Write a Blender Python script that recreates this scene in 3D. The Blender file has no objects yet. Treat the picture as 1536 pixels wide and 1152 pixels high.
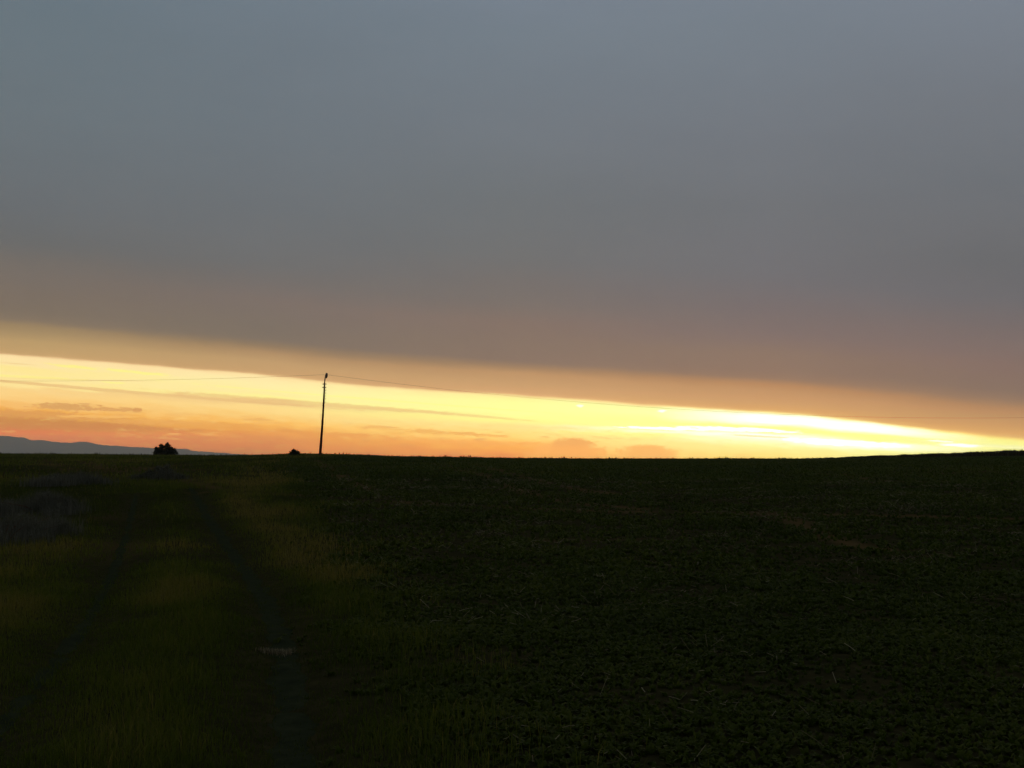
import bpy, math, random
import numpy as np

random.seed(7)
rng = np.random.default_rng(7)
S = bpy.context.scene
COL = S.collection

# ------------------------------------------------------------------ camera
W, H, F = 1536.0, 1152.0, 1647.0
HOR = 690.0                                   # picture row of eye level
PITCH = math.atan((HOR - H / 2) / F)
EYE = 1.6
cam_d = bpy.data.cameras.new('camera')
cam_d.sensor_width = 36.0
cam_d.lens = 36.0 * F / W
cam_d.clip_end = 60000.0
cam_d.clip_start = 0.05
cam = bpy.data.objects.new('camera', cam_d)
cam.location = (0, 0, EYE)
cam.rotation_euler = (math.pi / 2 + PITCH, 0, 0)
COL.objects.link(cam)
S.camera = cam
cp, sp = math.cos(PITCH), math.sin(PITCH)


def ray(px, py):
    u, v = (px - W / 2) / F, (H / 2 - py) / F
    d = np.array([u, cp - v * sp, sp + v * cp])
    return d / np.linalg.norm(d)


def azel(px, py):
    d = ray(px, py)
    return math.degrees(math.atan2(d[0], d[1])), math.degrees(math.asin(d[2]))


def on_plane(px, py, Y):                      # where a sight line meets the upright plane y = Y
    d = ray(px, py)
    k = Y / d[1]
    return np.array([d[0] * k, Y, EYE + d[2] * k])


# ------------------------------------------------------------------ numpy value noise
_tab = rng.random((256, 256))


def vnoise(x, y):
    xi, yi = np.floor(x).astype(int), np.floor(y).astype(int)
    fx, fy = x - xi, y - yi
    fx, fy = fx * fx * (3 - 2 * fx), fy * fy * (3 - 2 * fy)
    a, b = _tab[xi % 256, yi % 256], _tab[(xi + 1) % 256, yi % 256]
    c, d = _tab[xi % 256, (yi + 1) % 256], _tab[(xi + 1) % 256, (yi + 1) % 256]
    return (a * (1 - fx) + b * fx) * (1 - fy) + (c * (1 - fx) + d * fx) * fy


def fbm(x, y, n=4):
    s, a, t = 0, 1.0, 0
    for k in range(n):
        s = s + a * vnoise(x * 2 ** k + 17.3 * k, y * 2 ** k + 5.1 * k)
        t += a
        a *= 0.55
    return s / t


def smooth(a, b, x):
    t = np.clip((x - a) / (b - a), 0, 1)
    return t * t * (3 - 2 * t)


# ------------------------------------------------------------------ terrain
RT = np.array([0, 10, 15, 21.5, 31, 45, 65, 88, 112, 130, 160, 220, 500, 1000, 3000, 20000.])
HT = np.array([0, 0, .045, .2, .58, .98, 1.30, 1.50, 1.60, 1.52, .9, -2.5, -24, -40, -45, -45.])


def hermite(x, X, Y):
    d = np.diff(Y) / np.diff(X)
    m = np.zeros_like(Y)
    m[1:-1] = np.where(d[:-1] * d[1:] > 0, 2 * d[:-1] * d[1:] / (d[:-1] + d[1:] + 1e-12), 0)
    m[0], m[-1] = d[0], d[-1]
    x = np.clip(x, X[0], X[-1])
    i = np.clip(np.searchsorted(X, x) - 1, 0, len(X) - 2)
    hh = X[i + 1] - X[i]
    t = (x - X[i]) / hh
    return ((1 + 2 * t) * (1 - t) ** 2 * Y[i] + t * (1 - t) ** 2 * hh * m[i]
            + t * t * (3 - 2 * t) * Y[i + 1] + t * t * (t - 1) * hh * m[i + 1])


SKX = np.array([-400, 0, 120, 230, 330, 385, 440, 500, 600, 750, 860, 1000, 1200, 1300, 1400, 1536, 1900.])
SKY = np.array([681, 681.5, 682.3, 683.3, 684, 683.5, 681.2, 682, 685, 687.3, 688.3, 688.4, 688.4, 687.4, 686, 684.6, 682.])
SKA = np.array([azel(x, 690)[0] for x in SKX])
CREST = 112.0


def base_h(x, y):
    r = np.hypot(x, y)
    az = np.degrees(np.arctan2(x, y))
    h = hermite(r, RT, HT)
    front = 1 - smooth(55, 120, np.abs(az))
    up = (HOR - .6 - np.interp(az, SKA, SKY)) / F * CREST * np.cos(np.radians(np.clip(az, -50, 50)))
    h = np.where(h > 0, h * front, h) + up * smooth(30, CREST, r) * (1 - smooth(130, 400, r)) * front
    bump = (fbm(x * .06, y * .06, 3) - .5) * .16 * smooth(18, 50, r) * (1 - smooth(85, 105, r))
    bump = bump + (fbm(x * .9 + 40, y * .9, 3) - .5) * .05 * (1 - smooth(60, 100, r))
    return h + bump


def to_ground(px, py, hf=base_h):
    d = ray(px, py)
    t = np.linspace(3, 140, 6000)
    below = EYE + d[2] * t - hf(d[0] * t, d[1] * t) < 0
    k = t[np.argmax(below)] if below.any() else 112.0
    return np.array([d[0] * k, d[1] * k])


def spline(P, n):
    P = np.array(P, float)
    P = np.vstack([2 * P[0] - P[1], P, 2 * P[-1] - P[-2]])
    out = []
    for i in range(1, len(P) - 2):
        t = np.linspace(0, 1, n, endpoint=False)[:, None]
        p0, p1, p2, p3 = P[i - 1], P[i], P[i + 1], P[i + 2]
        out.append(.5 * (2 * p1 + (p2 - p0) * t + (2 * p0 - 5 * p1 + 4 * p2 - p3) * t * t + (3 * p1 - p0 - 3 * p2 + p3) * t ** 3))
    return np.vstack(out + [P[-2:-1]])


def ground_path(pix, n=14):
    return spline([to_ground(*p) for p in pix], n)


RUT_A = ground_path([(-110, 1200), (-50, 1132), (12, 1066), (62, 1010), (103, 962), (137, 915), (163, 868), (182, 820), (196, 775), (205, 738)])
RUT_B = ground_path([(456, 1250), (446, 1170), (441, 1110), (436, 1050), (429, 995), (418, 942), (400, 898), (373, 858), (344, 819), (320, 784), (301, 755), (287, 732)])
DRY_FLARE = ground_path([(452, 850), (425, 822), (392, 790), (366, 765), (372, 742), (388, 722), (410, 704), (432, 690)], 8)  # warm lens-flare glow painted as a strip of drier, yellower grass
WHEELINGS = [ground_path(p, 10) for p in (
    [(300, 738), (420, 741), (560, 751), (760, 762), (900, 767), (1120, 770), (1330, 774), (1536, 779)],
    [(625, 689), (660, 698), (720, 711), (770, 733), (850, 753), (960, 764)],
    [(690, 692), (740, 703), (830, 728), (930, 742)],
    [(470, 690), (495, 703), (520, 722), (560, 736)],
    [(820, 811), (900, 811), (960, 806)],
    [(60, 689), (80, 698), (108, 706)],
    [(126, 692), (150, 702), (190, 707), (270, 697)],
    [(1180, 775), (1260, 812), (1330, 825), (1420, 835)],
    [(1260, 712), (1330, 722), (1420, 722)],
    [(268, 716), (300, 727), (345, 735)])]


def dist_path(x, y, P, step=1):
    Q = P[::step]
    best = np.full(x.shape, 1e9)
    for a, b in zip(Q[:-1], Q[1:]):
        ab = b - a
        t = np.clip(((x - a[0]) * ab[0] + (y - a[1]) * ab[1]) / (ab @ ab + 1e-9), 0, 1)
        best = np.minimum(best, (x - a[0] - t * ab[0]) ** 2 + (y - a[1] - t * ab[1]) ** 2)
    return np.sqrt(best)


def rut_dist(x, y):
    return np.minimum(dist_path(x, y, RUT_A, 4), dist_path(x, y, RUT_B, 4))


_ob = np.argsort(RUT_B[:, 1])
RUT_M = np.stack([np.interp(np.sort(RUT_A[:, 1]), RUT_B[_ob, 1], RUT_B[_ob, 0]) * .5 + RUT_A[np.argsort(RUT_A[:, 1]), 0] * .5, np.sort(RUT_A[:, 1])], 1)


def wheel_dist(x, y):
    d = np.full(x.shape, 1e9)
    for P in WHEELINGS:
        d = np.minimum(d, dist_path(x, y, P, 5))
    return d


def height(x, y):
    x, y = np.asarray(x, float), np.asarray(y, float)
    d = rut_dist(x, y)
    return base_h(x, y) - .06 * np.exp(-(d / .24) ** 2)


EDGE = np.array([to_ground(*p) for p in [(720, 1200), (690, 1152), (640, 1050), (560, 950), (505, 870), (480, 815), (470, 770), (455, 735), (420, 710), (380, 697)]])
_o = np.argsort(EDGE[:, 1])


def crop_side(x, y):                          # metres right of the verge
    return x - np.interp(y, EDGE[_o, 1], EDGE[_o, 0]) + (fbm(x * 1.3, y * 1.3, 3) - .5) * 1.4


# ------------------------------------------------------------------ helpers
def link(o, parent=None):
    COL.objects.link(o)
    if parent:
        o.parent = parent
    return o


def tag(o, label=None, cat=None, group=None, kind=None):
    for k, v in (('label', label), ('category', cat), ('group', group), ('kind', kind)):
        if v:
            o[k] = v
    return o


def np_mesh(name, verts, faces_list, mat, attrs=None, parent=None, smooth_=False):
    """faces_list: list of (n,k) int arrays"""
    me = bpy.data.meshes.new(name)
    verts = np.asarray(verts, np.float32)
    me.vertices.add(len(verts))
    me.vertices.foreach_set('co', verts.ravel())
    loops = np.concatenate([f.ravel() for f in faces_list]).astype(np.int32)
    tot = np.concatenate([np.full(len(f), f.shape[1]) for f in faces_list]).astype(np.int32)
    start = np.concatenate([[0], np.cumsum(tot)[:-1]]).astype(np.int32)
    me.loops.add(len(loops))
    me.loops.foreach_set('vertex_index', loops)
    me.polygons.add(len(tot))
    me.polygons.foreach_set('loop_start', start)
    me.polygons.foreach_set('use_smooth', np.full(len(tot), smooth_))
    for k, v in (attrs or {}).items():
        at = me.attributes.new(k, 'FLOAT', 'POINT')
        at.data.foreach_set('value', np.asarray(v, np.float32))
    me.update(calc_edges=True)
    me.materials.append(mat)
    return link(bpy.data.objects.new(name, me), parent)


def tube(path, radii, seg=10, cap=True):
    path = np.asarray(path, float)
    radii = np.broadcast_to(np.asarray(radii, float), (len(path),))
    V, Fc = [], []
    for i, p in enumerate(path):
        t = path[min(i + 1, len(path) - 1)] - path[max(i - 1, 0)]
        t = t / (np.linalg.norm(t) + 1e-9)
        a = np.array([0, 1., 0]) if abs(t[1]) < .9 else np.array([1., 0, 0])
        u = np.cross(t, a); u /= np.linalg.norm(u)
        v = np.cross(t, u)
        for k in range(seg):
            an = 2 * math.pi * k / seg
            V.append(p + radii[i] * (math.cos(an) * u + math.sin(an) * v))
    for i in range(len(path) - 1):
        for k in range(seg):
            a, b = i * seg + k, i * seg + (k + 1) % seg
            Fc.append((a, b, b + seg, a + seg))
    quads = np.array(Fc)
    caps = np.array([list(range(seg))[::-1], list(range((len(path) - 1) * seg, len(path) * seg))])
    return np.array(V), [quads, caps] if cap else [quads]


def join(parts):
    V, Q, n = [], {}, 0
    for v, fl in parts:
        V.append(v)
        for f in fl:
            Q.setdefault(f.shape[1], []).append(f + n)
        n += len(v)
    return np.vstack(V), [np.vstack(q) for q in Q.values()]


def lin(c):
    c = np.asarray(c, float) / 255
    return np.where(c <= .04045, c / 12.92, ((c + .055) / 1.055) ** 2.4)


# ------------------------------------------------------------------ materials
def new_mat(name):
    m = bpy.data.materials.new(name)
    m.use_nodes = True
    nt = m.node_tree
    return m, nt, nt.nodes['Principled BSDF'], nt.nodes['Material Output']


def ramp(nt, stops, fac):
    n = nt.nodes.new('ShaderNodeValToRGB')
    e = n.color_ramp.elements
    while len(e) > 1:
        e.remove(e[-1])
    e[0].position, e[0].color = stops[0][0], (*stops[0][1], 1)
    for p, c in stops[1:]:
        e.new(p).color = (*c, 1)
    nt.links.new(fac, n.inputs['Fac'])
    return n.outputs['Color']


def leaf_material(name, stops, transl=.35, tcol=(.07, .09, .012), rough=.6, spec=.04, scale=.35):
    m, nt, b, out = new_mat(name)
    at = nt.nodes.new('ShaderNodeAttribute'); at.attribute_name = 'tone'
    geo = nt.nodes.new('ShaderNodeNewGeometry')
    nz = nt.nodes.new('ShaderNodeTexNoise'); nz.inputs['Scale'].default_value = scale; nz.inputs['Detail'].default_value = 3
    nt.links.new(geo.outputs['Position'], nz.inputs['Vector'])
    ma = nt.nodes.new('ShaderNodeMath'); ma.operation = 'MULTIPLY_ADD'
    nt.links.new(nz.outputs['Fac'], ma.inputs[0]); ma.inputs[1].default_value = .9; ma.inputs[2].default_value = -.45
    ad = nt.nodes.new('ShaderNodeMath'); ad.operation = 'ADD'
    nt.links.new(at.outputs['Fac'], ad.inputs[0]); nt.links.new(ma.outputs[0], ad.inputs[1])
    c = ramp(nt, stops, ad.outputs[0])
    nt.links.new(c, b.inputs['Base Color'])
    b.inputs['Roughness'].default_value = rough
    b.inputs['Specular IOR Level'].default_value = spec
    tr = nt.nodes.new('ShaderNodeBsdfTranslucent')
    mx = nt.nodes.new('ShaderNodeMixRGB'); mx.blend_type = 'MULTIPLY'; mx.inputs[0].default_value = 1
    nt.links.new(c, mx.inputs[1]); mx.inputs[2].default_value = (*(np.array(tcol) / .08), 1)
    nt.links.new(mx.outputs[0], tr.inputs['Color'])
    sh = nt.nodes.new('ShaderNodeMixShader'); sh.inputs[0].default_value = transl
    nt.links.new(b.outputs[0], sh.inputs[1]); nt.links.new(tr.outputs[0], sh.inputs[2])
    nt.links.new(sh.outputs[0], out.inputs['Surface'])
    return m


def soil_material(name, stops, scale=3.0, attr=None, mix_to=None, bump=.02):
    m, nt, b, out = new_mat(name)
    geo = nt.nodes.new('ShaderNodeNewGeometry')
    nz = nt.nodes.new('ShaderNodeTexNoise'); nz.inputs['Scale'].default_value = scale
    nz.inputs['Detail'].default_value = 8; nz.inputs['Roughness'].default_value = .65
    nt.links.new(geo.outputs['Position'], nz.inputs['Vector'])
    c = ramp(nt, stops, nz.outputs['Fac'])
    if attr:
        at = nt.nodes.new('ShaderNodeAttribute'); at.attribute_name = attr
        mx = nt.nodes.new('ShaderNodeMixRGB')
        nt.links.new(at.outputs['Fac'], mx.inputs[0]); nt.links.new(c, mx.inputs[1]); mx.inputs[2].default_value = (*mix_to, 1)
        c = mx.outputs[0]
    nt.links.new(c, b.inputs['Base Color'])
    b.inputs['Roughness'].default_value = .95
    b.inputs['Specular IOR Level'].default_value = 0
    bp = nt.nodes.new('ShaderNodeBump'); bp.inputs['Distance'].default_value = bump
    nt.links.new(nz.outputs['Fac'], bp.inputs['Height']); nt.links.new(bp.outputs[0], b.inputs['Normal'])
    return m


GRASS = leaf_material('grass_blades', [(.0, (.034, .042, .006)), (.35, (.062, .074, .009)), (.65, (.092, .092, .014)), (1, (.16, .115, .034))], .42, spec=.03)
CROP = leaf_material('crop_leaves', [(.0, (.026, .034, .005)), (.4, (.044, .055, .008)), (.75, (.066, .070, .012)), (1, (.10, .092, .022))], .36, spec=.03)
STRAW = leaf_material('dry_straw', [(0, (.07, .056, .028)), (.5, (.13, .105, .056)), (1, (.27, .23, .14))], .15, (.08, .07, .05), spec=.05)
SCRUB = leaf_material('scrub_leaves', [(0, (.045, .047, .033)), (.5, (.075, .074, .054)), (1, (.12, .115, .088))], .35, (.075, .075, .06), spec=.03)
BUSH = leaf_material('bush_leaves', [(0, (.010, .013, .006)), (.5, (.018, .022, .010)), (1, (.032, .036, .016))], .2, (.08, .05, .02), spec=.03)
HAY = leaf_material('tall_grass_stalks', [(0, (.020, .020, .008)), (.5, (.035, .031, .012)), (1, (.06, .048, .022))], .3, (.1, .06, .02))
SOIL = soil_material('field_soil', [(.25, (.014, .013, .006)), (.5, (.026, .023, .009)), (.75, (.044, .036, .014))], 5, 'bare', (.085, .052, .020))
RUTSOIL = soil_material('track_soil', [(.25, (.013, .016, .009)), (.55, (.023, .027, .013)), (.8, (.036, .038, .018))], 6)
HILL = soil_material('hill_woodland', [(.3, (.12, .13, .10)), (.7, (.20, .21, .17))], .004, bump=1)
WOOD = soil_material('weathered_wood', [(.2, (.045, .013, .006)), (.6, (.075, .022, .009)), (.9, (.11, .036, .016))], 9, bump=.01)


def plain(name, col, rough, metal=0):
    m, nt, b, out = new_mat(name)
    nz = nt.nodes.new('ShaderNodeTexNoise'); nz.inputs['Scale'].default_value = 14
    c = ramp(nt, [(.3, tuple(.7 * x for x in col)), (.7, tuple(1.25 * x for x in col))], nz.outputs['Fac'])
    nt.links.new(c, b.inputs['Base Color'])
    b.inputs['Roughness'].default_value = rough
    b.inputs['Metallic'].default_value = metal
    return m


STEEL = plain('rusted_steel', (.09, .06, .045), .6, .6)
GLASS = plain('brown_porcelain', (.05, .022, .014), .3)
CABLE = plain('bare_cable', (.09, .08, .07), .55, .5)

# ------------------------------------------------------------------ ground sheet
az = np.radians(np.concatenate([np.linspace(-180, -44, 60, endpoint=False), np.linspace(-44, 44, 470), np.linspace(46, 180, 59)]))
rr = np.concatenate([[.4, 1, 1.8, 2.6], np.geomspace(3.3, 140, 330), np.geomspace(150, 11700, 60)])
A_, R_ = np.meshgrid(az, rr)
gx, gy = (np.sin(A_) * R_).ravel(), (np.cos(A_) * R_).ravel()
near = R_.ravel() < 135
gz = base_h(gx, gy)
gz[near] = height(gx[near], gy[near])
bare = np.zeros(len(gx))
wd = wheel_dist(gx[near], gy[near])
rn = R_.ravel()[near]
bare[near] = np.exp(-(wd / (.22 + .004 * rn)) ** 2) * .75 * smooth(.25, .6, fbm(gx[near] * .8, gy[near] * .8, 3))
bare[near] = np.maximum(bare[near], smooth(.58, .74, fbm(gx[near] * .11 + 9, gy[near] * .11, 4)) * .45)
na = len(az)
i, j = np.meshgrid(np.arange(len(rr) - 1), np.arange(na - 1), indexing='ij')
a = (i * na + j).ravel()
q = np.stack([a, a + 1, a + na + 1, a + na], 1)[:, ::-1]
lastc = np.arange(len(rr) - 1) * na + na - 1
q2 = np.stack([lastc, lastc - na + 1, lastc + 1, lastc + na], 1)[:, ::-1]
centre = len(gx)
gv = np.vstack([np.stack([gx, gy, gz], 1), [[0, 0, float(height(0., 0.))]]])
fan = np.stack([np.full(na, centre), np.arange(na), np.roll(np.arange(na), -1)], 1)[:, ::-1]
g = np_mesh('ground', gv, [np.vstack([q, q2]), fan], SOIL, {'bare': np.append(bare, 0)}, smooth_=True)
tag(g, 'dark rolling field ground running from the camera up to the skyline', 'ground', kind='structure')

# the two wheel ruts of the farm track
parts = []
for P in (RUT_A, RUT_B):
    tdir = np.gradient(P, axis=0)
    tdir /= np.linalg.norm(tdir, axis=1)[:, None]
    nrm = np.stack([-tdir[:, 1], tdir[:, 0]], 1)
    ks = np.linspace(-1, 1, 17)
    half = (.12 if P is RUT_A else .19) + .05 * (fbm(np.arange(len(P)) * .21, np.arange(len(P)) * .13, 2) - .5)
    X = P[:, None, 0] + nrm[:, None, 0] * ks[None] * half[:, None]
    Yy = P[:, None, 1] + nrm[:, None, 1] * ks[None] * half[:, None]
    Z = height(X.ravel(), Yy.ravel()) + .012 + .05 * (fbm(X.ravel() * 5, Yy.ravel() * 5, 4) - .5) - .035 * np.tile(ks ** 2, len(P))
    n, mm = X.shape
    ii, jj = np.meshgrid(np.arange(n - 1), np.arange(mm - 1), indexing='ij')
    aa = (ii * mm + jj).ravel()
    parts.append((np.stack([X.ravel(), Yy.ravel(), Z], 1), [np.stack([aa, aa + mm, aa + mm + 1, aa + 1], 1)]))
v, fl = join(parts)
tag(np_mesh('track', v, fl, RUTSOIL, smooth_=True), 'farm track of two dark earth wheel ruts through the grass', 'track', kind='structure')

# ------------------------------------------------------------------ blades, leaves
def blades(x, y, z, h, w, lean, phi, tone, bend=.6):
    """curved tapering blades, five vertices each"""
    n = len(x)
    face = phi + math.pi / 2
    dx, dy = np.cos(phi), np.sin(phi)
    wx, wy = np.cos(face) * w / 2, np.sin(face) * w / 2
    m = .55
    mx_, my_, mz = x + dx * lean * h * m * (1 - bend), y + dy * lean * h * m * (1 - bend), z + h * m
    tx, ty = x + dx * lean * h, y + dy * lean * h
    tz = z + h * np.sqrt(np.clip(1 - .35 * lean ** 2, .1, 1))
    V = np.empty((n, 5, 3), np.float32)
    V[:, 0] = np.stack([x - wx, y - wy, z - .01], 1)
    V[:, 1] = np.stack([x + wx, y + wy, z - .01], 1)
    V[:, 2] = np.stack([mx_ - wx * .8, my_ - wy * .8, mz], 1)
    V[:, 3] = np.stack([mx_ + wx * .8, my_ + wy * .8, mz], 1)
    V[:, 4] = np.stack([tx, ty, tz], 1)
    b = np.arange(n)[:, None] * 5
    Q = b + np.array([[0, 1, 3, 2]])
    T = b + np.array([[2, 3, 4]])
    return V.reshape(-1, 3), [Q, T], np.repeat(tone, 5)


def wedge(n, r0, r1, half=36):
    r = np.sqrt(rng.random(n) * (r1 * r1 - r0 * r0) + r0 * r0)
    a_ = np.radians((rng.random(n) * 2 - 1) * half)
    return np.sin(a_) * r, np.cos(a_) * r, r


def merge(lst):
    V, Q, T, A, n = [], [], [], [], 0
    for v, (q_, t_), a_ in lst:
        V.append(v); Q.append(q_ + n); T.append(t_ + n); A.append(a_); n += len(v)
    return np.vstack(V), [np.vstack(Q), np.vstack(T)], np.concatenate(A)


gl = []
for n, r0, r1, w0, h0, fd in ((520000, 3.4, 19, .0048, .085, (-2, -1, 10, 19)), (430000, 8, 46, .0095, .092, (8, 17, 33, 46)), (250000, 32, 124, .030, .10, (32, 46, 200, 201))):
    x, y, r = wedge(n, r0, r1)
    k = rng.random(n) < smooth(fd[0], fd[1], r) * (1 - smooth(fd[2], fd[3], r))
    x, y, r = x[k], y[k], r[k]
    n = len(x)
    side = crop_side(x, y)
    d = rut_dist(x, y)
    cl = fbm(x * .8, y * .8, 4)
    big = fbm(x * .13 + 3, y * .13, 3)
    keep = (side < rng.normal(.15, .35, n)) & (rng.random(n) > np.where(x < np.interp(y, RUT_M[:, 1], RUT_M[:, 0]), (.12), .42) * np.exp(-(d / (.16 + .5 * fbm(x * 2.1, y * 1.4, 3))) ** 2))
    keep &= rng.random(n) < smooth(.15, .45, cl) * .8 + .2
    keep &= rng.random(n) > .75 * np.exp(-(wheel_dist(x, y) / (.3 + .006 * r)) ** 2)
    x, y, r, d, cl, big = [k[keep] for k in (x, y, r, d, cl, big)]
    n = len(x)
    h = h0 * (.45 + 1.3 * rng.random(n) ** 1.5) * (.55 + .9 * cl) * (.24 + .76 * smooth(.04, .9, d + .7 * (fbm(x * 1.7 + 5, y * 1.7, 3) - .5)))
    dry = np.exp(-((dist_path(x, y, DRY_FLARE, 3)) / (.35 + .02 * r)) ** 2)  # strip where the flare glow goes into the blade colour, with some drier grass
    tone = np.clip(.40 + 1.7 * (big - .5) + 1.0 * (cl - .5) + .95 * dry * smooth(.1, .5, cl) + rng.normal(0, .13, n), 0, 1)  # dry brings in the lens-flare glow along with some drier grass
    tone = np.where(rng.random(n) < .05, 1.0, tone) * (.30 + .70 * smooth(.0, .95, d + .6 * (cl - .5)))
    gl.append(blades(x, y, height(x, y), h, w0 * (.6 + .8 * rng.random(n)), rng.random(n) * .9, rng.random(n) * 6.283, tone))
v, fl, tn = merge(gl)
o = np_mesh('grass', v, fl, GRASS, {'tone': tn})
tag(o, 'short dark green grass on and beside the farm track', 'grass', kind='stuff')

# broad-leaved crop: rosettes of small leaves
cl_ = []
for n, r0, r1, L0, k, fd in ((125000, 3.6, 20, .040, 6, (-2, -1, 10, 20)), (120000, 8, 46, .062, 4, (8, 18, 33, 46)), (560000, 32, 124, .085, 1, (32, 46, 200, 201))):
    x, y, r = wedge(n, r0, r1)
    kk = rng.random(n) < smooth(fd[0], fd[1], r) * (1 - smooth(fd[2], fd[3], r))
    x, y, r = x[kk], y[kk], r[kk]
    n = len(x)
    side = crop_side(x, y)
    cl = fbm(x * .9 + 31, y * .9, 4)
    row = .5 + .5 * np.cos((x * .94 + y * .34) * 2 * math.pi / .42)
    keep = (side > rng.normal(.0, .3, n)) & (rng.random(n) < smooth(.25, .6, cl) * .75 + .12 + .18 * row)
    keep &= rng.random(n) > .62 * np.exp(-(wheel_dist(x, y) / (.22 + .004 * r)) ** 2)
    x, y, r, cl = [q_[keep] for q_ in (x, y, r, cl)]
    n = len(x)
    big = fbm(x * .1 + 13, y * .1, 3)
    tone0 = np.clip(.15 + .5 * big + .2 * (cl - .5) + rng.normal(0, .06, n), 0, 1)
    z = height(x, y)
    s0 = L0 * (.6 + .8 * rng.random(n)) * (.6 + .8 * cl)
    for e in range(k):
        ph = rng.random(n) * 6.283
        off = s0 * (.2 + .3 * rng.random(n)) * (0 if k == 1 else 1)
        hh = s0 * (.55 + .5 * rng.random(n))
        cl_.append(blades(x + np.cos(ph) * off * .4, y + np.sin(ph) * off * .4, z + s0 * .15 * rng.random(n), hh, s0 * (.45 + .3 * rng.random(n)),
                          .6 + .8 * rng.random(n), ph, np.clip(tone0 + rng.normal(0, .12, n), 0, 1), .15))
v, fl, tn = merge(cl_)
tag(np_mesh('crop', v, fl, CROP, {'tone': tn}), 'low dark green leafy crop covering the field right of the track', 'crop', kind='stuff')


def straws(x, y, L, r_, el, lift):
    n = len(x)
    ph = rng.random(n) * 6.283
    z = height(x, y) + lift
    d = np.stack([np.cos(ph) * np.cos(el), np.sin(ph) * np.cos(el), np.sin(el)], 1)
    s = np.stack([-np.sin(ph), np.cos(ph), np.zeros(n)], 1) * r_[:, None]
    u = np.cross(d, s)
    sag = np.stack([np.zeros(n), np.zeros(n), L * .03 * rng.normal(size=n)], 1)
    p0 = np.stack([x, y, z], 1); p1 = p0 + d * L[:, None]; pm = (p0 + p1) / 2 + sag
    V = np.empty((n, 9, 3), np.float32)
    for k_, p in enumerate((p0, pm, p1)):
        for q_, (a_, b_) in enumerate(((1, 0), (-.5, .87), (-.5, -.87))):
            V[:, k_ * 3 + q_] = p + s * a_ + u * b_
    b = np.arange(n)[:, None] * 9
    Q = np.vstack([b + np.array([[m_ * 3 + q_, m_ * 3 + (q_ + 1) % 3, m_ * 3 + 3 + (q_ + 1) % 3, m_ * 3 + 3 + q_]]) for m_ in (0, 1) for q_ in (0, 1, 2)])
    return V.reshape(-1, 3), [Q], np.repeat(rng.random(n), 9)


x, y, r = wedge(110000, 3.6, 40)
sd = crop_side(x, y)
pn = fbm(x * .55 + 77, y * 1.1 + 3, 4)
keep = (sd > .5) & (rng.random(len(x)) < smooth(.52, .72, pn) * .42 + .025)
x, y, r = x[keep], y[keep], r[keep]
n = len(x)
v, fl, tn = straws(x, y, (.03 + .10 * rng.random(n) ** 2) * (1 + .02 * r), .0009 + .0009 * rng.random(n) + .00006 * r, rng.normal(.12, .35, n), .02 + .05 * rng.random(n))
tag(np_mesh('straw', v, fl, STRAW, {'tone': tn}), 'pale stubble stalks scattered among the crop leaves in the field', 'straw', kind='stuff')

# small patch of bleached grass across the right rut
c0 = to_ground(395, 972); c1 = to_ground(436, 972)
n = 620
tt = rng.beta(2.2, 1.6, n)
x = c0[0] + (c1[0] - c0[0]) * (tt * 1.35 - .25) + rng.normal(0, .015, n)
y = (c0[1] + c1[1]) / 2 + rng.normal(0, .055, n) * (.3 + tt)
h = .02 + .035 * rng.random(n)
v, (q_, t_), tn = blades(x, y, height(x, y), h, .004 + .003 * rng.random(n), rng.random(n) * 1.1, rng.random(n) * 6.28, rng.random(n))
tag(np_mesh('dry_grass', v, [q_, t_], STRAW, {'tone': tn}), 'small tuft of bleached dry grass lying across the right wheel rut', 'dry grass')

# taller standing grass along the right skyline
n = 26000
pxs = 1180 + (2050 - 1180) * rng.random(n)
azs = np.radians([azel(p, 690)[0] for p in pxs])
rd = CREST + 1 + 11 * rng.random(n)
x, y = np.sin(azs) * rd, np.cos(azs) * rd
hh = np.interp(pxs, [1180, 1230, 1300, 1400, 1536, 2050], [.03, .13, .31, .50, .75, .9])
h = hh * (.72 + .25 * fbm(pxs * .02, rd * .3, 3) + .30 * rng.random(n) ** 4 + .25 * (fbm(pxs * .11, rd * 0 + 2, 2) - .5))
m = 5200
p2 = -60 + 1400 * rng.random(m)
a2 = np.radians([azel(p, 690)[0] for p in p2]); r2 = CREST - 4 + 9 * rng.random(m)
x, y = np.append(x, np.sin(a2) * r2), np.append(y, np.cos(a2) * r2)
h = np.append(h, .05 + .22 * rng.random(m) ** 3 + .16 * smooth(.55, .8, fbm(p2 * .05, p2 * 0, 3)) * rng.random(m))
n += m
v, (q_, t_), tn = blades(x, y, height(x, y), h, .05 + .05 * rng.random(n), rng.random(n) * .35, rng.random(n) * 6.28, rng.random(n) * .8)
tag(np_mesh('tall_grass', v, [q_, t_], HAY, {'tone': tn}), 'dark strip of tall standing grass along the skyline at the right', 'tall grass', kind='stuff')


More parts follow.
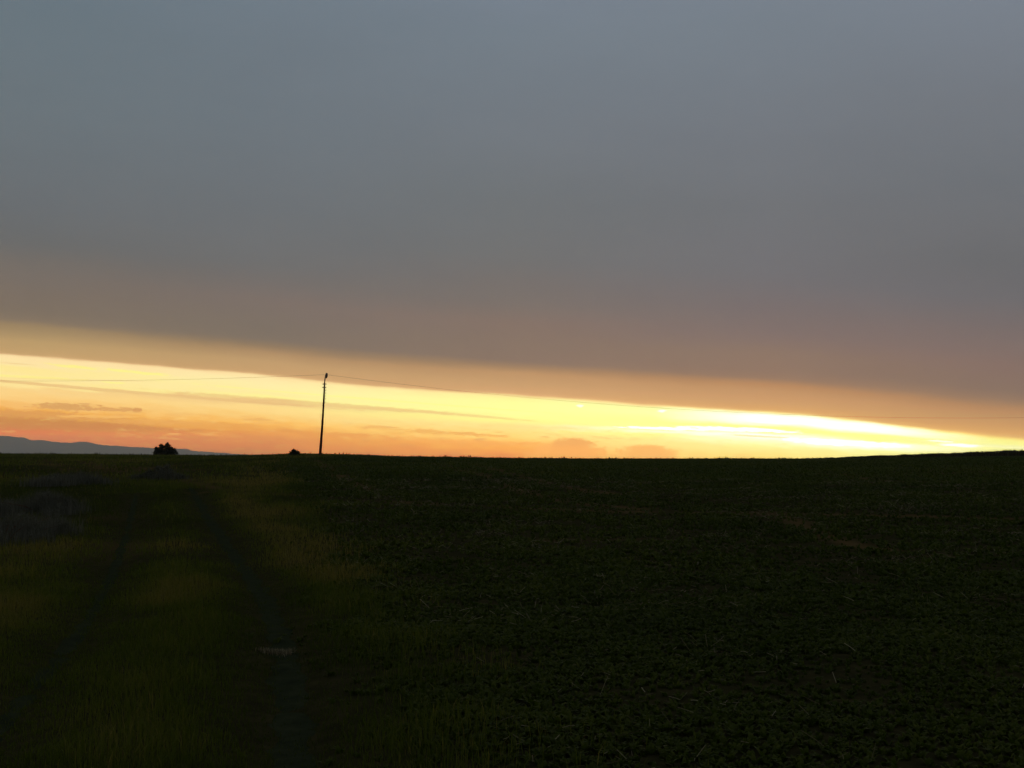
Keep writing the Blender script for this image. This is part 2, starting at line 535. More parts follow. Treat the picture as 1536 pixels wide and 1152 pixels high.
# ------------------------------------------------------------------ shrubs
def leaf_cloud(n, centres, radii, L, wd_, up=.4):
    k = rng.integers(0, len(centres), n)
    d = rng.normal(size=(n, 3)); d /= np.linalg.norm(d, axis=1)[:, None]
    rad = np.cbrt(rng.random(n)) * (.55 + .45 * rng.random(n))
    p = centres[k] + d * (rad * radii[k])[:, None]
    dirn = d * .8 + rng.normal(size=(n, 3)) * .5 + np.array([0, 0, up])
    dirn /= np.linalg.norm(dirn, axis=1)[:, None]
    side = np.cross(dirn, rng.normal(size=(n, 3))); side /= np.linalg.norm(side, axis=1)[:, None]
    l = (L * (.6 + .8 * rng.random(n)))[:, None]; w = wd_ * (.6 + .8 * rng.random((n, 1)))
    V = np.stack([p - dirn * l * .1, p + dirn * l * .45 + side * w / 2, p + dirn * l, p + dirn * l * .4 - side * w / 2], 1)
    V[..., 2] = np.maximum(V[..., 2], .0)
    return V.reshape(-1, 3), [np.arange(n)[:, None] * 4 + np.arange(4)[None]], np.repeat(rng.random(n), 4)


def shrub(name, label, cat, loc, tips, clump, n, L, wd_, mat, stems=5, group=None, weeds=0):
    """tips: clump centres (x, y, z) above the foot; stems reach to them"""
    root = link(bpy.data.objects.new(name, None))
    root.location = (loc[0], loc[1], float(height(loc[0], loc[1])) + loc[2])
    tag(root, label, cat, group)
    tips = np.array(tips, float)
    v, fl, tn = leaf_cloud(n, tips, np.full(len(tips), clump) * (.8 + .4 * rng.random(len(tips))), L, wd_)
    if weeds:                                  # straggly upright stalks between the leaves
        k = rng.integers(0, len(tips), weeds)
        x, y = tips[k, 0] + rng.normal(0, clump * 1.5, weeds), tips[k, 1] + rng.normal(0, clump * 1.5, weeds)
        v2, (q_, t_), tn2 = blades(x, y, np.zeros(weeds), (tips[k, 2] + clump) * (.5 + .65 * rng.random(weeds)), np.full(weeds, wd_ * .55), rng.random(weeds) * .6, rng.random(weeds) * 6.28, rng.random(weeds))
        v, fl, tn = np.vstack([v, v2]), [np.vstack([fl[0], q_ + len(v)]), t_ + len(v)], np.concatenate([tn, tn2])
    np_mesh('foliage', v, fl, mat, {'tone': tn}, root)
    order = np.linspace(0, len(tips) - 1, min(stems, len(tips))).astype(int)
    sc = clump * .09
    pr = [tube([(t_[0] * .12, t_[1] * .12, -.05), (t_[0] * .45 + rng.normal() * sc, t_[1] * .45, t_[2] * .5), tuple(t_ * .97)], [sc, sc * .7, sc * .25], 6) for t_ in tips[order]]
    v, fl = join(pr)
    np_mesh('stem', v, fl, WOOD, None, root)
    return root


# skyline bush left of the pole: its foot is just behind the crest
D = 126.0
b = on_plane(248, 683, D)
k = D / F
tips = []
for px, py in ((-11, 4), (-11, 9), (-7, 5), (-7, 11), (-5, 13.5), (-2, 7), (-2, 12), (1, 5), (2, 13), (3, 15), (5, 9), (6, 13), (8, 5), (9, 9), (11, 4), (12, 6), (0, 3), (-4, 2), (5, 2), (-12.5, 1.5), (12.5, 1.5), (-13, 4), (13.5, 3.5), (-9, 8), (10.5, 7.5), (-6, 3), (-3, 4), (3, 4), (7, 2), (3, 8), (-4, 9), (0, 10), (5, 5), (9, 3), (-9, 3.5)):
    tips.append((px * k, rng.normal(0, .35), py * k))
zoff = b[2] - float(height(b[0], b[1]))
tips = [(a_, c_, d_ + zoff) for a_, c_, d_ in tips] + [(rng.normal(0, .4), rng.normal(0, .3), zoff * e) for e in (.35, .6, .85)]
shrub('bush', 'large round dark bush on the skyline left of the utility pole', 'bush', (b[0], D, 0), tips, .22, 5600, .20, .07, BUSH, 14, None, 110)

b = to_ground(441, 683.5)
k = np.hypot(*b) / F
shrub('bush', 'small low dark bush on the crest close to the foot of the pole', 'bush', (b[0], b[1], 0),
      [(-5 * k, 0, 2.2 * k), (-3.4 * k, .05, 3.6 * k), (-1.4 * k, -.05, 4.4 * k), (-1.2 * k, .05, 6.6 * k), (1.6 * k, 0, 4.6 * k), (3.8 * k, .03, 4.0 * k), (5.8 * k, 0, 2.6 * k), (0, 0, 2.2 * k)], .085, 800, .19, .04, BUSH, 5)


def weed(px, py, hpx, label, spread=2.0, n=26):
    p = to_ground(px, py)
    kk = np.hypot(*p) / F
    x = rng.normal(0, spread * kk * .35, n); y = rng.normal(0, .06, n)
    h = hpx * kk * (.45 + .6 * rng.random(n) ** 1.6)
    root = link(bpy.data.objects.new('weed', None))
    root.location = (p[0], p[1], float(height(p[0], p[1])))
    tag(root, label, 'weed')
    v, (q_, t_), tn = blades(x, y, np.zeros(n), h, np.full(n, .035), rng.random(n) * .5, rng.random(n) * 6.28, rng.random(n) * .5)
    np_mesh('leaf_tuft', v, [q_, t_], HAY, {'tone': tn}, root)
    pr = [tube([(e * .05, 0, -.02), (e * .09, 0, hpx * kk * .95)], [.012, .006], 5) for e in (-1, .2, 1)]
    v, fl = join(pr)
    np_mesh('stem', v, fl, WOOD, None, root)


weed(466, 683, 5.5, 'thin faint weed tuft just left of the pole foot')
weed(484, 683.5, 3.5, 'dark low weed tuft touching the right side of the pole foot', 3)
weed(541, 684.5, 3.8, 'short weed tuft on the crest a little way right of the pole')
weed(553, 685, 4.6, 'spiky weed tuft on the crest, farthest right of the pole', 3)

# dark clump where the track fades out
b = to_ground(238, 719)
k = np.hypot(*b) / F
tips = [(px * k, rng.normal(0, .3), py * k) for px, py in ((-26, 3), (-20, 7), (-13, 10), (-8, 6), (-3, 14), (2, 18), (7, 21), (9, 12), (14, 17), (18, 9), (22, 5), (-30, 2), (27, 3), (4, 6), (12, 4), (-16, 3))]
shrub('shrub', 'dark leafy shrub in the dip where the farm track fades out', 'shrub', (b[0], b[1], 0), [(a_ * 1.1, c_ * 1.6, d_ * .8) for a_, c_, d_ in tips], .13, 1900, .09, .03, SCRUB, 9, None, 700)

# grey dead scrub at the left edge: three separate bushes
for pts, lab, px, py in (
        (((-34, 8), (-26, 18), (-18, 26), (-10, 33), (-2, 38), (6, 34), (14, 28), (22, 20), (30, 10), (0, 14), (12, 10), (-14, 10)), 'grey straggly scrub, highest of the scrub by the left edge of the field', 72, 768),
        (((-40, 10), (-30, 24), (-18, 36), (-6, 44), (4, 46), (16, 40), (28, 28), (36, 14), (0, 20), (18, 16), (-20, 14)), 'grey straggly scrub nearest the camera, cut by the left picture edge', 4, 812),
        (((-22, 4), (-14, 8), (-6, 12), (4, 10), (12, 6), (20, 4)), 'low dark scrub on the right of the grey scrub by the left edge', 112, 726)):
    b = to_ground(px, py)
    k = np.hypot(*b) / F
    tips = [(e * k * 1.5 + rng.normal(0, .05), rng.normal(0, .9), f_ * k * .62) for e, f_ in pts]
    shrub('scrub', lab, 'scrub', (b[0], b[1], 0), tips, 9 * k, 1300, 4.5 * k, 1.1 * k, SCRUB, 12, 'grey scrub along the left edge', 3600)

# ------------------------------------------------------------------ utility pole and wires
PB = to_ground(480, 684)
YP = float(PB[1])
pk = math.hypot(*PB) / F
foot = np.array([PB[0], YP, float(height(*PB))])
top = on_plane(486.8, 574.5, YP)
tip = on_plane(488.3, 561.5, YP)
root = link(bpy.data.objects.new('utility_pole', None))
root.location = foot
tag(root, 'slim dark wooden utility pole leaning slightly right on the crest', 'utility pole')
ax = top - foot
N = 16
path = [ax * t_ + np.array([.03 * math.sin(3 * t_), 0, 0]) for t_ in np.linspace(-.04, 1, N)]
v, fl = tube(path, np.interp(np.linspace(0, 1, N), [0, .1, 1], [.115, .104, .058]), 14)
np_mesh('shaft', v, fl, WOOD, None, root, True)
u = ax / np.linalg.norm(ax)
xx = np.array([1., 0, 0])
for t_ in (.985, .94):
    c = ax * t_
    v, fl = tube([c - u * .035, c + u * .035], [.085, .085], 14)
    bv, bf = tube([c - xx * .16, c + xx * .16], [.03, .03], 8)
    np_mesh('clamp_band', *join([(v, fl), (bv, bf)]), STEEL, None, root)
for t_ in (.90, .86, .82, .78, .735):
    c = ax * t_
    v, fl = tube([c, c + xx * .15, c + xx * .155 + u * .05], [.022, .022, .022], 8)
    np_mesh('step_peg', v, fl, STEEL, None, root)
tp = tip - foot
v, fl = tube([ax * .985, ax * 1.02 + xx * .01, ax + (tp - ax) * .75], [.05, .045, .035], 10)
np_mesh('top_bracket', v, fl, STEEL, None, root)
prof = [(0, .05), (.04, .09), (.09, .105), (.12, .075), (.16, .11), (.22, .115), (.27, .085), (.31, .095), (.36, .075), (.40, .04)]
c0 = ax + (tp - ax) * .55 + xx * .06
tilt = u + xx * .12
v, fl = tube([c0 + tilt * p_[0] for p_ in prof], [p_[1] for p_ in prof], 14)
np_mesh('insulator', v, fl, GLASS, None, root, True)


def wire(label, x0, xv, yv, x1):
    y0 = 562.0
    pts = []
    for px in np.linspace(x0, x1, 60):
        py = yv - (yv - y0) * ((px - xv) / (x0 - xv)) ** 2
        pts.append(on_plane(px, py, YP))
    org = pts[0].copy()
    v, fl = tube([p - org for p in pts], .0062, 6)
    o_ = np_mesh('power_line', v, fl, CABLE, None, None, True)
    o_.location = org
    tag(o_, label, 'wire', 'wires on the utility pole')


wire('thin wire sagging from the pole top towards the left edge', 486.5, 60, 571.5, -370)
wire('thin wire sagging from the pole top across to the right edge', 490.5, 1450, 627.0, 2410)

# ------------------------------------------------------------------ far hills
HD = 9000.0
HX = [-1500, -900, -400, -150, 0, 28, 39, 45, 62, 81, 106, 118, 125, 137, 150, 180, 211, 234, 265, 278, 281, 286, 301, 320, 350, 385, 430, 600, 800]
HY = [652, 648, 649, 651, 653.8, 655.3, 657, 660, 659.5, 662.6, 664, 662.4, 662, 663.8, 667, 669, 671, 671.8, 673, 673.3, 672.2, 675.5, 677, 678, 680, 682.5, 685, 689, 690]
haz = np.array([azel(p, 690)[0] for p in HX])
aa = np.linspace(haz[0], haz[-1], 520)
cr = np.interp(aa, haz, (HOR - np.array(HY)) / F * HD) * np.cos(np.radians(aa))
cr = cr + (fbm(aa * 9, aa * 0 + 3, 3) - .5) * 8 * np.clip(cr / 60, 0, 1)
dep = np.linspace(-1, 1, 15)
V = []
for d_ in dep:
    rad = HD + d_ * 1300
    pro = math.cos(d_ * math.pi / 2) ** 1.3 if abs(d_) < 1 else 0
    zz = -46 + (cr + 46) * pro * (1 + (fbm(aa * 3 + d_ * 5, aa * 0 + d_ * 2, 3) - .5) * .35 * (1 - pro))
    V.append(np.stack([np.sin(np.radians(aa)) * rad, np.cos(np.radians(aa)) * rad, zz], 1))
m_ = len(aa)
i, j = np.meshgrid(np.arange(len(dep) - 1), np.arange(m_ - 1), indexing='ij')
a = (i * m_ + j).ravel()
tag(np_mesh('hills', np.vstack(V), [np.stack([a, a + 1, a + m_ + 1, a + m_], 1)], HILL, smooth_=True), 'distant grey blue hills fading in haze at the left', 'hills', kind='structure')

# ------------------------------------------------------------------ haze
ZLO, ZHI, RB = -48.0, 262.0, 11900.0
SIG = 1.6e-4
bv = np.array([(sx * RB, sy * RB, z_) for z_ in (ZLO, ZHI) for sx, sy in ((-1, -1), (1, -1), (1, 1), (-1, 1))])
bq = np.array([(0, 3, 2, 1), (4, 5, 6, 7), (0, 1, 5, 4), (1, 2, 6, 5), (2, 3, 7, 6), (3, 0, 4, 7)])
hm = bpy.data.materials.new('haze_air')
hm.use_nodes = True
nt = hm.node_tree
nt.nodes.clear()
pv = nt.nodes.new('ShaderNodeVolumePrincipled')
pv.inputs['Color'].default_value = (.955, .98, 1, 1)
pv.inputs['Density'].default_value = SIG
pv.inputs['Anisotropy'].default_value = 0.6
mo = nt.nodes.new('ShaderNodeOutputMaterial')
nt.links.new(pv.outputs[0], mo.inputs['Volume'])
tag(np_mesh('haze', bv, [bq], hm), 'thin evening haze that greys the distant hills', 'haze', kind='stuff')

# ------------------------------------------------------------------ sky
wd_ = bpy.data.worlds.new('World')
S.world = wd_
wd_.use_nodes = True
nt = wd_.node_tree
nt.nodes.clear()
LK = nt.links.new


class X:
    def __init__(s, sock): s.s = sock
    def _m(s, op, b=None, c=None, rev=False):
        n = nt.nodes.new('ShaderNodeMath'); n.operation = op
        args = [s, b, c]
        if rev: args = [b, s, c]
        for k_, v_ in enumerate(args):
            if v_ is None: continue
            if isinstance(v_, X): LK(v_.s, n.inputs[k_])
            else: n.inputs[k_].default_value = float(v_)
        return X(n.outputs[0])
    def __add__(s, o): return s._m('ADD', o)
    __radd__ = __add__
    def __sub__(s, o): return s._m('SUBTRACT', o)
    def __rsub__(s, o): return s._m('SUBTRACT', o, rev=True)
    def __mul__(s, o): return s._m('MULTIPLY', o)
    __rmul__ = __mul__
    def __truediv__(s, o): return s._m('DIVIDE', o)
    def __rtruediv__(s, o): return s._m('DIVIDE', o, rev=True)
    def pw(s, e): return s._m('POWER', e)
    def mx(s, o): return s._m('MAXIMUM', o)
    def mn(s, o): return s._m('MINIMUM', o)
    def ab(s): return s._m('ABSOLUTE')


def sstep(x, a_, b_):
    n = nt.nodes.new('ShaderNodeMapRange'); n.interpolation_type = 'SMOOTHSTEP'; n.clamp = True
    LK(x.s, n.inputs[0]); n.inputs[1].default_value = a_; n.inputs[2].default_value = b_
    return X(n.outputs[0])


def lstep(x, a_, b_):
    n = nt.nodes.new('ShaderNodeMapRange'); n.clamp = True
    LK(x.s, n.inputs[0]); n.inputs[1].default_value = a_; n.inputs[2].default_value = b_
    return X(n.outputs[0])


def mixc(f_, a_, b_):
    n = nt.nodes.new('ShaderNodeMix'); n.data_type = 'RGBA'; n.clamp_factor = True
    if isinstance(f_, X): LK(f_.s, n.inputs[0])
    else: n.inputs[0].default_value = f_
    for k_, v_ in ((6, a_), (7, b_)):
        if isinstance(v_, tuple): n.inputs[k_].default_value = (*v_, 1)
        else: LK(v_, n.inputs[k_])
    return n.outputs[2]


def noise(ax_, ay_, az_=0.0, detail=4, rough=.55, seed=0.0):
    c = nt.nodes.new('ShaderNodeCombineXYZ')
    for k_, v_ in enumerate((ax_, ay_)):
        LK(v_.s, c.inputs[k_])
    c.inputs[2].default_value = seed
    n = nt.nodes.new('ShaderNodeTexNoise'); n.inputs['Scale'].default_value = 1
    n.inputs['Detail'].default_value = detail; n.inputs['Roughness'].default_value = rough
    LK(c.outputs[0], n.inputs['Vector'])
    return X(n.outputs['Fac']) - .5


def curve(x, pts, x0, x1, y0, y1):
    n = nt.nodes.new('ShaderNodeFloatCurve')
    LK(lstep(x, x0, x1).s, n.inputs['Value'])
    c = n.mapping.curves[0]
    P = [((p_ - x0) / (x1 - x0), (q_ - y0) / (y1 - y0)) for p_, q_ in pts]
    while len(c.points) < len(P):
        c.points.new(.5, .5)
    for k_, p_ in enumerate(P):
        c.points[k_].location = p_
    n.mapping.update()
    return X(n.outputs[0]) * (y1 - y0) + y0


tc = nt.nodes.new('ShaderNodeTexCoord')
sx = nt.nodes.new('ShaderNodeSeparateXYZ')
LK(tc.outputs['Generated'], sx.inputs[0])
dx, dy, dz = [X(sx.outputs[k_]) for k_ in range(3)]
A = dx._m('ARCTAN2', dy) * (180 / math.pi)
E = dz._m('ARCSINE') * (180 / math.pi)

PPD = F * math.pi / 180                       # rows per degree near eye level: 28.7
ep = [(-60, 500), (-35, 507)]
edge_pts = [(-300, 508), (-150, 520), (0, 531.5), (130, 540.7), (234, 549.5), (312, 555.5), (400, 562.5), (500, 574), (600, 582), (700, 588.5), (800, 594.5), (900, 601.5), (1000, 609), (1100, 615), (1200, 621.5), (1260, 627.5), (1350, 638), (1450, 650), (1536, 659.5), (1700, 678), (1900, 700)]
ec = [azel(*p_) for p_ in edge_pts]
wob = noise(A * .55, (E + A * .16) * 2.2, detail=5, seed=1.7)
edge = curve(A, ec, -40, 40, -2, 8) + wob * .16
t = E - edge                                  # degrees above the rim of the cloud deck
wob2 = noise(A * .10, (E + A * .1) * .55, detail=4, seed=5.1)
t2 = t + wob2 * .55 * sstep(t, .6, 3)

COLS_X = [50, 400, 770, 1150, 1486]
COLS_A = [azel(x_, 600)[0] for x_ in COLS_X]
# rows above the rim -> colour
deck = [
    [(0, (214, 172, 120)), (5, (198, 162, 111)), (20, (189, 157, 109)), (33, (168, 142, 104)), (41, (158, 134, 101)), (48, (137, 120, 99)), (60, (129, 115, 98)), (85, (126, 113, 99)), (110, (122, 112, 101)), (135, (116, 110, 104)), (155, (110, 109, 107)), (205, (107, 111, 113)), (330, (106, 117, 122)), (450, (104, 118, 125)), (535, (104, 120, 130)), (640, (106, 122, 133))],
    [(0, (222, 178, 124)), (5, (203, 162, 113)), (20, (195, 158, 112)), (33, (176, 142, 104)), (42, (150, 126, 100)), (52, (131, 117, 101)), (75, (129, 116, 102)), (110, (127, 114, 104)), (140, (118, 112, 108)), (165, (113, 112, 111)), (250, (109, 114, 117)), (360, (109, 119, 125)), (470, (109, 121, 129)), (560, (111, 125, 135)), (660, (112, 126, 137))],
    [(0, (238, 188, 130)), (6, (214, 166, 116)), (18, (203, 159, 112)), (33, (193, 150, 107)), (42, (165, 132, 101)), (52, (140, 118, 101)), (75, (138, 118, 102)), (110, (135, 116, 103)), (140, (125, 114, 107)), (170, (120, 113, 109)), (210, (115, 114, 113)), (290, (112, 116, 118)), (390, (113, 121, 127)), (530, (115, 127, 136)), (600, (118, 130, 142)), (690, (119, 131, 143))],
    [(0, (246, 196, 128)), (5, (220, 166, 106)), (14, (208, 158, 108)), (30, (197, 149, 105)), (40, (186, 138, 97)), (50, (153, 122, 99)), (60, (146, 119, 100)), (85, (142, 118, 101)), (112, (132, 114, 106)), (150, (124, 112, 110)), (200, (116, 113, 115)), (300, (113, 115, 118)), (400, (114, 120, 126)), (560, (117, 128, 137)), (620, (120, 131, 142)), (710, (120, 132, 143))],
    [(0, (246, 196, 118)), (6, (212, 158, 100)), (25, (193, 146, 100)), (40, (178, 134, 97)), (52, (150, 120, 96)), (64, (136, 113, 97)), (100, (135, 112, 100)), (145, (124, 110, 106)), (190, (112, 108, 109)), (240, (109, 108, 109)), (280, (110, 110, 112)), (355, (110, 114, 118)), (455, (114, 120, 126)), (600, (120, 130, 140)), (655, (121, 132, 142)), (760, (121, 132, 142))],
]
TMAX = 27.0


def tpos(rows):
    return min(1.0, math.sqrt(rows / PPD / TMAX))


tp_ = (t2.mx(0.0) / TMAX).pw(.5)


def blend(ramps, COLS_A=COLS_A):
    c = ramps[0]
    for k_ in range(1, len(ramps)):
        c = mixc(lstep(A, COLS_A[k_ - 1], COLS_A[k_]), c, ramps[k_])
    return c


def srgb(c, gain=1.0):
    return tuple(float(v_) for v_ in lin(c) * gain)


def greyer(r_, c_):                           # the deck is a neutral grey, a touch mauve low down
    a_, b_, d_ = c_
    if d_ > a_:
        return a_ + 2.5 * min(1, (d_ - a_) / 14), b_, d_
    return (a_, b_, d_ + 2) if 48 <= r_ <= 120 else c_


deck = [[(r_, greyer(r_, c_)) for r_, c_ in col] for col in deck]
deck_c = blend([ramp(nt, [(tpos(r_), srgb(c_)) for r_, c_ in col], tp_.s) for col in deck])

# rows down from the rim, as a share of the gap between the rim and eye level
gap = [
    [(0, (255, 224, 166)), (.08, (254, 229, 166)), (.13, (255, 232, 150)), (.20, (255, 231, 160)), (.285, (254, 226, 150)), (.31, (250, 212, 140)), (.36, (252, 211, 135)), (.43, (250, 200, 121)), (.50, (244, 184, 104)), (.54, (240, 173, 86)), (.60, (208, 148, 82)), (.68, (205, 133, 85)), (.73, (214, 126, 86)), (.80, (204, 121, 82)), (.88, (190, 118, 80)), (1, (185, 116, 80))],
    [(0, (255, 222, 160)), (.05, (255, 232, 168)), (.12, (255, 238, 170)), (.22, (255, 236, 160)), (.275, (255, 243, 150)), (.31, (240, 200, 135)), (.38, (253, 219, 142)), (.48, (251, 207, 124)), (.58, (249, 186, 96)), (.66, (230, 158, 86)), (.74, (216, 141, 80)), (.84, (208, 130, 84)), (.92, (188, 125, 85)), (1, (180, 120, 84))],
    [(0, (255, 224, 150)), (.05, (255, 246, 156)), (.12, (255, 255, 158)), (.28, (255, 255, 160)), (.38, (255, 250, 146)), (.46, (255, 232, 148)), (.56, (255, 222, 134)), (.65, (254, 210, 118)), (.74, (249, 182, 96)), (.85, (244, 164, 80)), (.94, (230, 142, 76)), (1, (222, 136, 74))],
    [(0, (255, 240, 150)), (.05, (255, 255, 215)), (.10, (255, 255, 255)), (.22, (255, 255, 250)), (.30, (255, 255, 150)), (.40, (255, 255, 152)), (.48, (255, 255, 250)), (.58, (255, 255, 205)), (.70, (255, 246, 158)), (.82, (255, 230, 138)), (.92, (255, 222, 124)), (1, (255, 214, 116))],
    [(0, (255, 242, 150)), (.06, (255, 255, 225)), (.14, (255, 255, 255)), (.26, (255, 255, 235)), (.34, (255, 255, 150)), (.48, (255, 255, 150)), (.56, (255, 255, 240)), (.68, (255, 255, 225)), (.78, (255, 252, 165)), (1, (255, 240, 140))],
    [(0, (255, 226, 120)), (.12, (255, 250, 145)), (.3, (255, 255, 155)), (.42, (255, 255, 190)), (.5, (255, 255, 160)), (.8, (255, 250, 148)), (1, (255, 240, 135))],
]
gap.insert(3, [(0, (255, 228, 150)), (.05, (255, 255, 168)), (.14, (255, 255, 172)), (.30, (255, 255, 152)), (.42, (255, 255, 160)), (.47, (255, 255, 205)), (.53, (255, 252, 150)), (.62, (255, 232, 146)), (.75, (255, 225, 138)), (.9, (255, 214, 122)), (1, (254, 204, 112))])
GAP_A = [azel(x_, 600)[0] for x_ in (50, 400, 770, 980, 1150, 1310, 1486)]
s = (edge - E) / (edge.mx(.45) - (-.02))
wob3 = noise(A * .45, (E + A * .10) * 5.0, detail=6, rough=.6, seed=9.3)
wob4 = noise(A * .9, (E + A * .03) * 2.6, detail=6, rough=.62, seed=3.9)
wob5 = noise(A * 1.1, (E + A * .075) * 15, detail=6, rough=.62, seed=6.6)
s2 = s + wob5 * .045 * sstep(s, .02, .15) + wob3 * .13 + wob4 * .16 * sstep(s, .35, .6)
gap_c = blend([ramp(nt, [(p_, srgb(c_, 1.12 if c_[2] > 190 else 1.0)) for p_, c_ in col], s2.s) for col in gap], GAP_A)

mott = noise(A * .12, (E + A * .05) * .35, detail=6, rough=.6, seed=8.8) * .09 + noise(A * 1.5, E * 2.5, detail=5, rough=.7, seed=1.1) * .05 + .985
dm = nt.nodes.new('ShaderNodeVectorMath'); dm.operation = 'SCALE'; LK(deck_c, dm.inputs[0]); LK(mott.s, dm.inputs['Scale'])
brk = noise(A * .9, (E + A * .03) * 4.2, detail=7, rough=.66, seed=15.1)
gap_c = mixc(sstep(brk, .02, .16) * sstep(s, .40, .62) * (1.0 - lstep(A, 0, 12)) * .55, gap_c, srgb((208, 148, 98)))
gap_c = mixc(sstep(brk * -1.0, .03, .18) * sstep(s, .36, .55) * (1.0 - sstep(s, .70, .85)) * .45, gap_c, srgb((255, 214, 132)))
sky_c = mixc(sstep(t, -.09, .08), gap_c, dm.outputs[0])


# small clouds and bright streaks, each a soft patch broken up by fine noise
fine = noise(A * 3.0, E * 8, detail=7, rough=.68, seed=2.2) * 2.2
fine2 = noise(A * 1.6, (E + A * .06) * 12, detail=6, rough=.65, seed=7.7) * 2.2
puff = noise(A * 5.0, E * 9, detail=7, rough=.62, seed=4.4) * 2.0
puff2 = noise(A * 2.6, E * 5, detail=6, rough=.6, seed=12.5) * 2.0


def patch(c, px, py, wx, wy, slope, col, amt, rag=1.2, flat=False, nz=None):
    a0, e0 = azel(px, py)
    u_ = (A - a0) / (wx / PPD)
    v_ = (E - e0 + (A - a0) * (slope)) / (wy / PPD)
    if flat:                                   # cumulus: level foot, heaped top
        u_ = u_ + puff2 * .55
        v_ = v_.mx(v_ * -.3) + puff * .55
    d_ = (u_ * u_ + v_ * v_).pw(.5)
    m_ = sstep(1.0 - d_ + (nz or fine) * rag, -.05, .32) * amt
    return mixc(m_, c, srgb(col, 1.25 if min(col) > 220 else 1.0))


for args in (
        # long thin dark cloud under the bright band on the left
        (200, 588.5, 330, 2.6, .068, (232, 190, 128), .75, .5), (480, 606, 250, 3.8, .070, (232, 190, 128), .6, .8),
        (690, 622, 120, 2.2, .085, (244, 206, 132), .6, .5),
        # yellow flecks in it
        (110, 550, 46, 2.0, .075, (255, 246, 132), .75, 1.4), (200, 558, 56, 2.2, .075, (255, 248, 134), .75, 1.4), (50, 566, 70, 2.0, .03, (255, 242, 140), .8, .9),
        (170, 574, 22, 1.6, .05, (255, 246, 140), .7, .9), (25, 545.5, 26, .9, .04, (238, 200, 140), .6, .6), (110, 569.5, 120, .9, .0, (236, 198, 140), .45, .4),
        (560, 599, 300, 1.2, .075, (255, 252, 140), .6, .5),
        # grey orange clouds low on the left
        (100, 610, 46, 5.5, .02, (214, 160, 98), .85, 1.3), (175, 614, 38, 3.2, .03, (216, 160, 98), .8, 1.5), (206, 615.5, 8, 4, 0, (212, 154, 94), .7, .8), (126, 605.5, 10, 1.2, 0, (216, 164, 104), .7, .8),
        (40, 622, 110, 7, .04, (218, 156, 92), .7, 1.5), (60, 636, 190, 8, .03, (202, 138, 84), .7, 1.2), (250, 634, 120, 4, .03, (234, 172, 98), .6, 1.5), (470, 652, 130, 5, .03, (224, 150, 88), .55, 1.4), (150, 625, 60, 2.2, .0, (252, 196, 112), .6, 1.3), (700, 664, 160, 4, .02, (238, 160, 90), .6, 1.5), (800, 640, 90, 3, .05, (255, 222, 138), .5, 1.4), (330, 640, 110, 5, .02, (232, 166, 88), .5, .9), (388, 629.5, 24, 2.4, .0, (234, 178, 104), .8, 1.3),
        (400, 634, 30, 2.0, .0, (238, 182, 106), .6, 1.3),
        # broken row of little clouds right of the pole
        (565, 641, 32, 3.0, .05, (238, 180, 104), .75, 1.7), (640, 647, 34, 3.6, .06, (236, 174, 98), .8, 1.8), (700, 651, 36, 3.2, .05, (236, 172, 96), .8, 1.8), (745, 654, 22, 2.6, .05, (238, 174, 96), .8, 1.6),
        # heaped clouds standing on the skyline
        (858, 667, 34, 12, 0, (234, 166, 98), .95, 1.1, True), (850, 677, 75, 10, 0, (246, 172, 98), .85, 1.1, True), (968, 677, 44, 11, 0, (244, 176, 102), .9, 1.1, True), (990, 680, 34, 9, 0, (246, 182, 106), .7, .6, True),
        (1045, 681, 16, 4, 0, (252, 208, 122), .6, .9, True), (1110, 684, 18, 3, 0, (252, 206, 120), .5, .9, True),
        # white hot streaks
        (1010, 643, 90, 2.2, .03, (255, 255, 250), .9, .9), (1110, 644, 90, 3.0, .05, (255, 255, 255), .9, .9), (1260, 664, 90, 5, .06, (255, 255, 255), .9, .9), (1330, 668, 40, 3.4, .03, (255, 255, 255), .9, .9),
        (1440, 668, 30, 2.6, .06, (255, 255, 255), .9, .9), (1415, 662, 22, 1.4, .05, (255, 255, 250), .7, .9), (1130, 654, 50, 1.6, .06, (255, 224, 150), .8, .6), (870, 609, 6, 2, 0, (255, 255, 235), .7, .8), (993, 616.5, 7, 2.2, 0, (255, 255, 240), .8, .8)):
    sky_c = patch(sky_c, *args[:8], flat=len(args) > 8, nz=puff if len(args) > 8 else fine if args[3] > 3 else fine2)

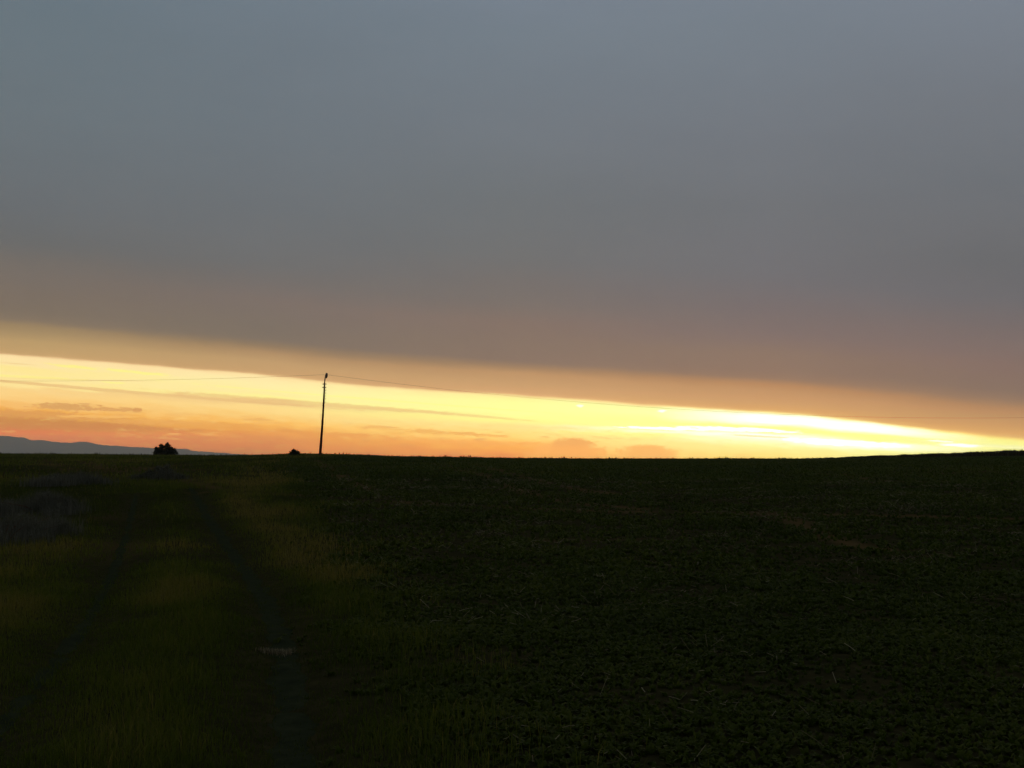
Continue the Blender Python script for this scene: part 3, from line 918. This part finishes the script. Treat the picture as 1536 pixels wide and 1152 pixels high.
# away from the glow the deck is plain grey, dimmest overhead; unseen part behind brightened to lift grass and hills
back = sstep(A.ab(), 34, 75)
back_c = mixc(sstep(E, 2, 60), srgb((140, 142, 146)), srgb((120, 127, 134)))
sky_c = mixc(back, sky_c, back_c)
sky_c = mixc(sstep(E, 24, 70), sky_c, srgb((118, 126, 134)))

# the air in front of it takes and gives back a little
HAZE_S0, HAZE_S1 = (.122, .119, .112), (.190, .164, .136)
hz = mixc(lstep(E, .3, 6.5), HAZE_S0, HAZE_S1)
dist = ((ZHI - EYE) / (dz.mx(.0005))).mn(RB)
T = (dist * -SIG)._m('EXPONENT')
vs = nt.nodes.new('ShaderNodeVectorMath'); vs.operation = 'SCALE'; LK(hz, vs.inputs[0]); LK((1.0 - T).s, vs.inputs['Scale'])
sb = nt.nodes.new('ShaderNodeVectorMath'); sb.operation = 'SUBTRACT'; LK(sky_c, sb.inputs[0]); LK(vs.outputs[0], sb.inputs[1])
dv = nt.nodes.new('ShaderNodeVectorMath'); dv.operation = 'SCALE'; LK(sb.outputs[0], dv.inputs[0]); LK((1.0 / T).s, dv.inputs['Scale'])
mxv = nt.nodes.new('ShaderNodeVectorMath'); mxv.operation = 'MAXIMUM'; LK(dv.outputs[0], mxv.inputs[0]); mxv.inputs[1].default_value = (0.01, 0.01, 0.01)
bg = nt.nodes.new('ShaderNodeBackground')
LK(mxv.outputs[0], bg.inputs['Color'])
bg.inputs['Strength'].default_value = 1.0
wo = nt.nodes.new('ShaderNodeOutputWorld')
LK(bg.outputs[0], wo.inputs['Surface'])
wd_.cycles.sampling_method = 'MANUAL'
wd_.cycles.sample_map_resolution = 2048

# ------------------------------------------------------------------ the low sun, almost spent behind the cloud rim
sun_d = bpy.data.lights.new('sun', 'SUN')
sun_d.energy = .15
sun_d.angle = math.radians(6)
sun_d.color = (1, .62, .28)
sun = link(bpy.data.objects.new('sun', sun_d))
from mathutils import Vector
sd_ = ray(1330, 655)
sun.rotation_euler = Vector(sd_).to_track_quat('Z', 'Y').to_euler()

S.view_settings.view_transform = 'Standard'
S.view_settings.look = 'None'
S.view_settings.exposure = 0
S.view_settings.gamma = 1
S.cycles.use_denoising = True
S.cycles.volume_bounces = 0
S.cycles.max_bounces = 4
S.cycles.transparent_max_bounces = 4
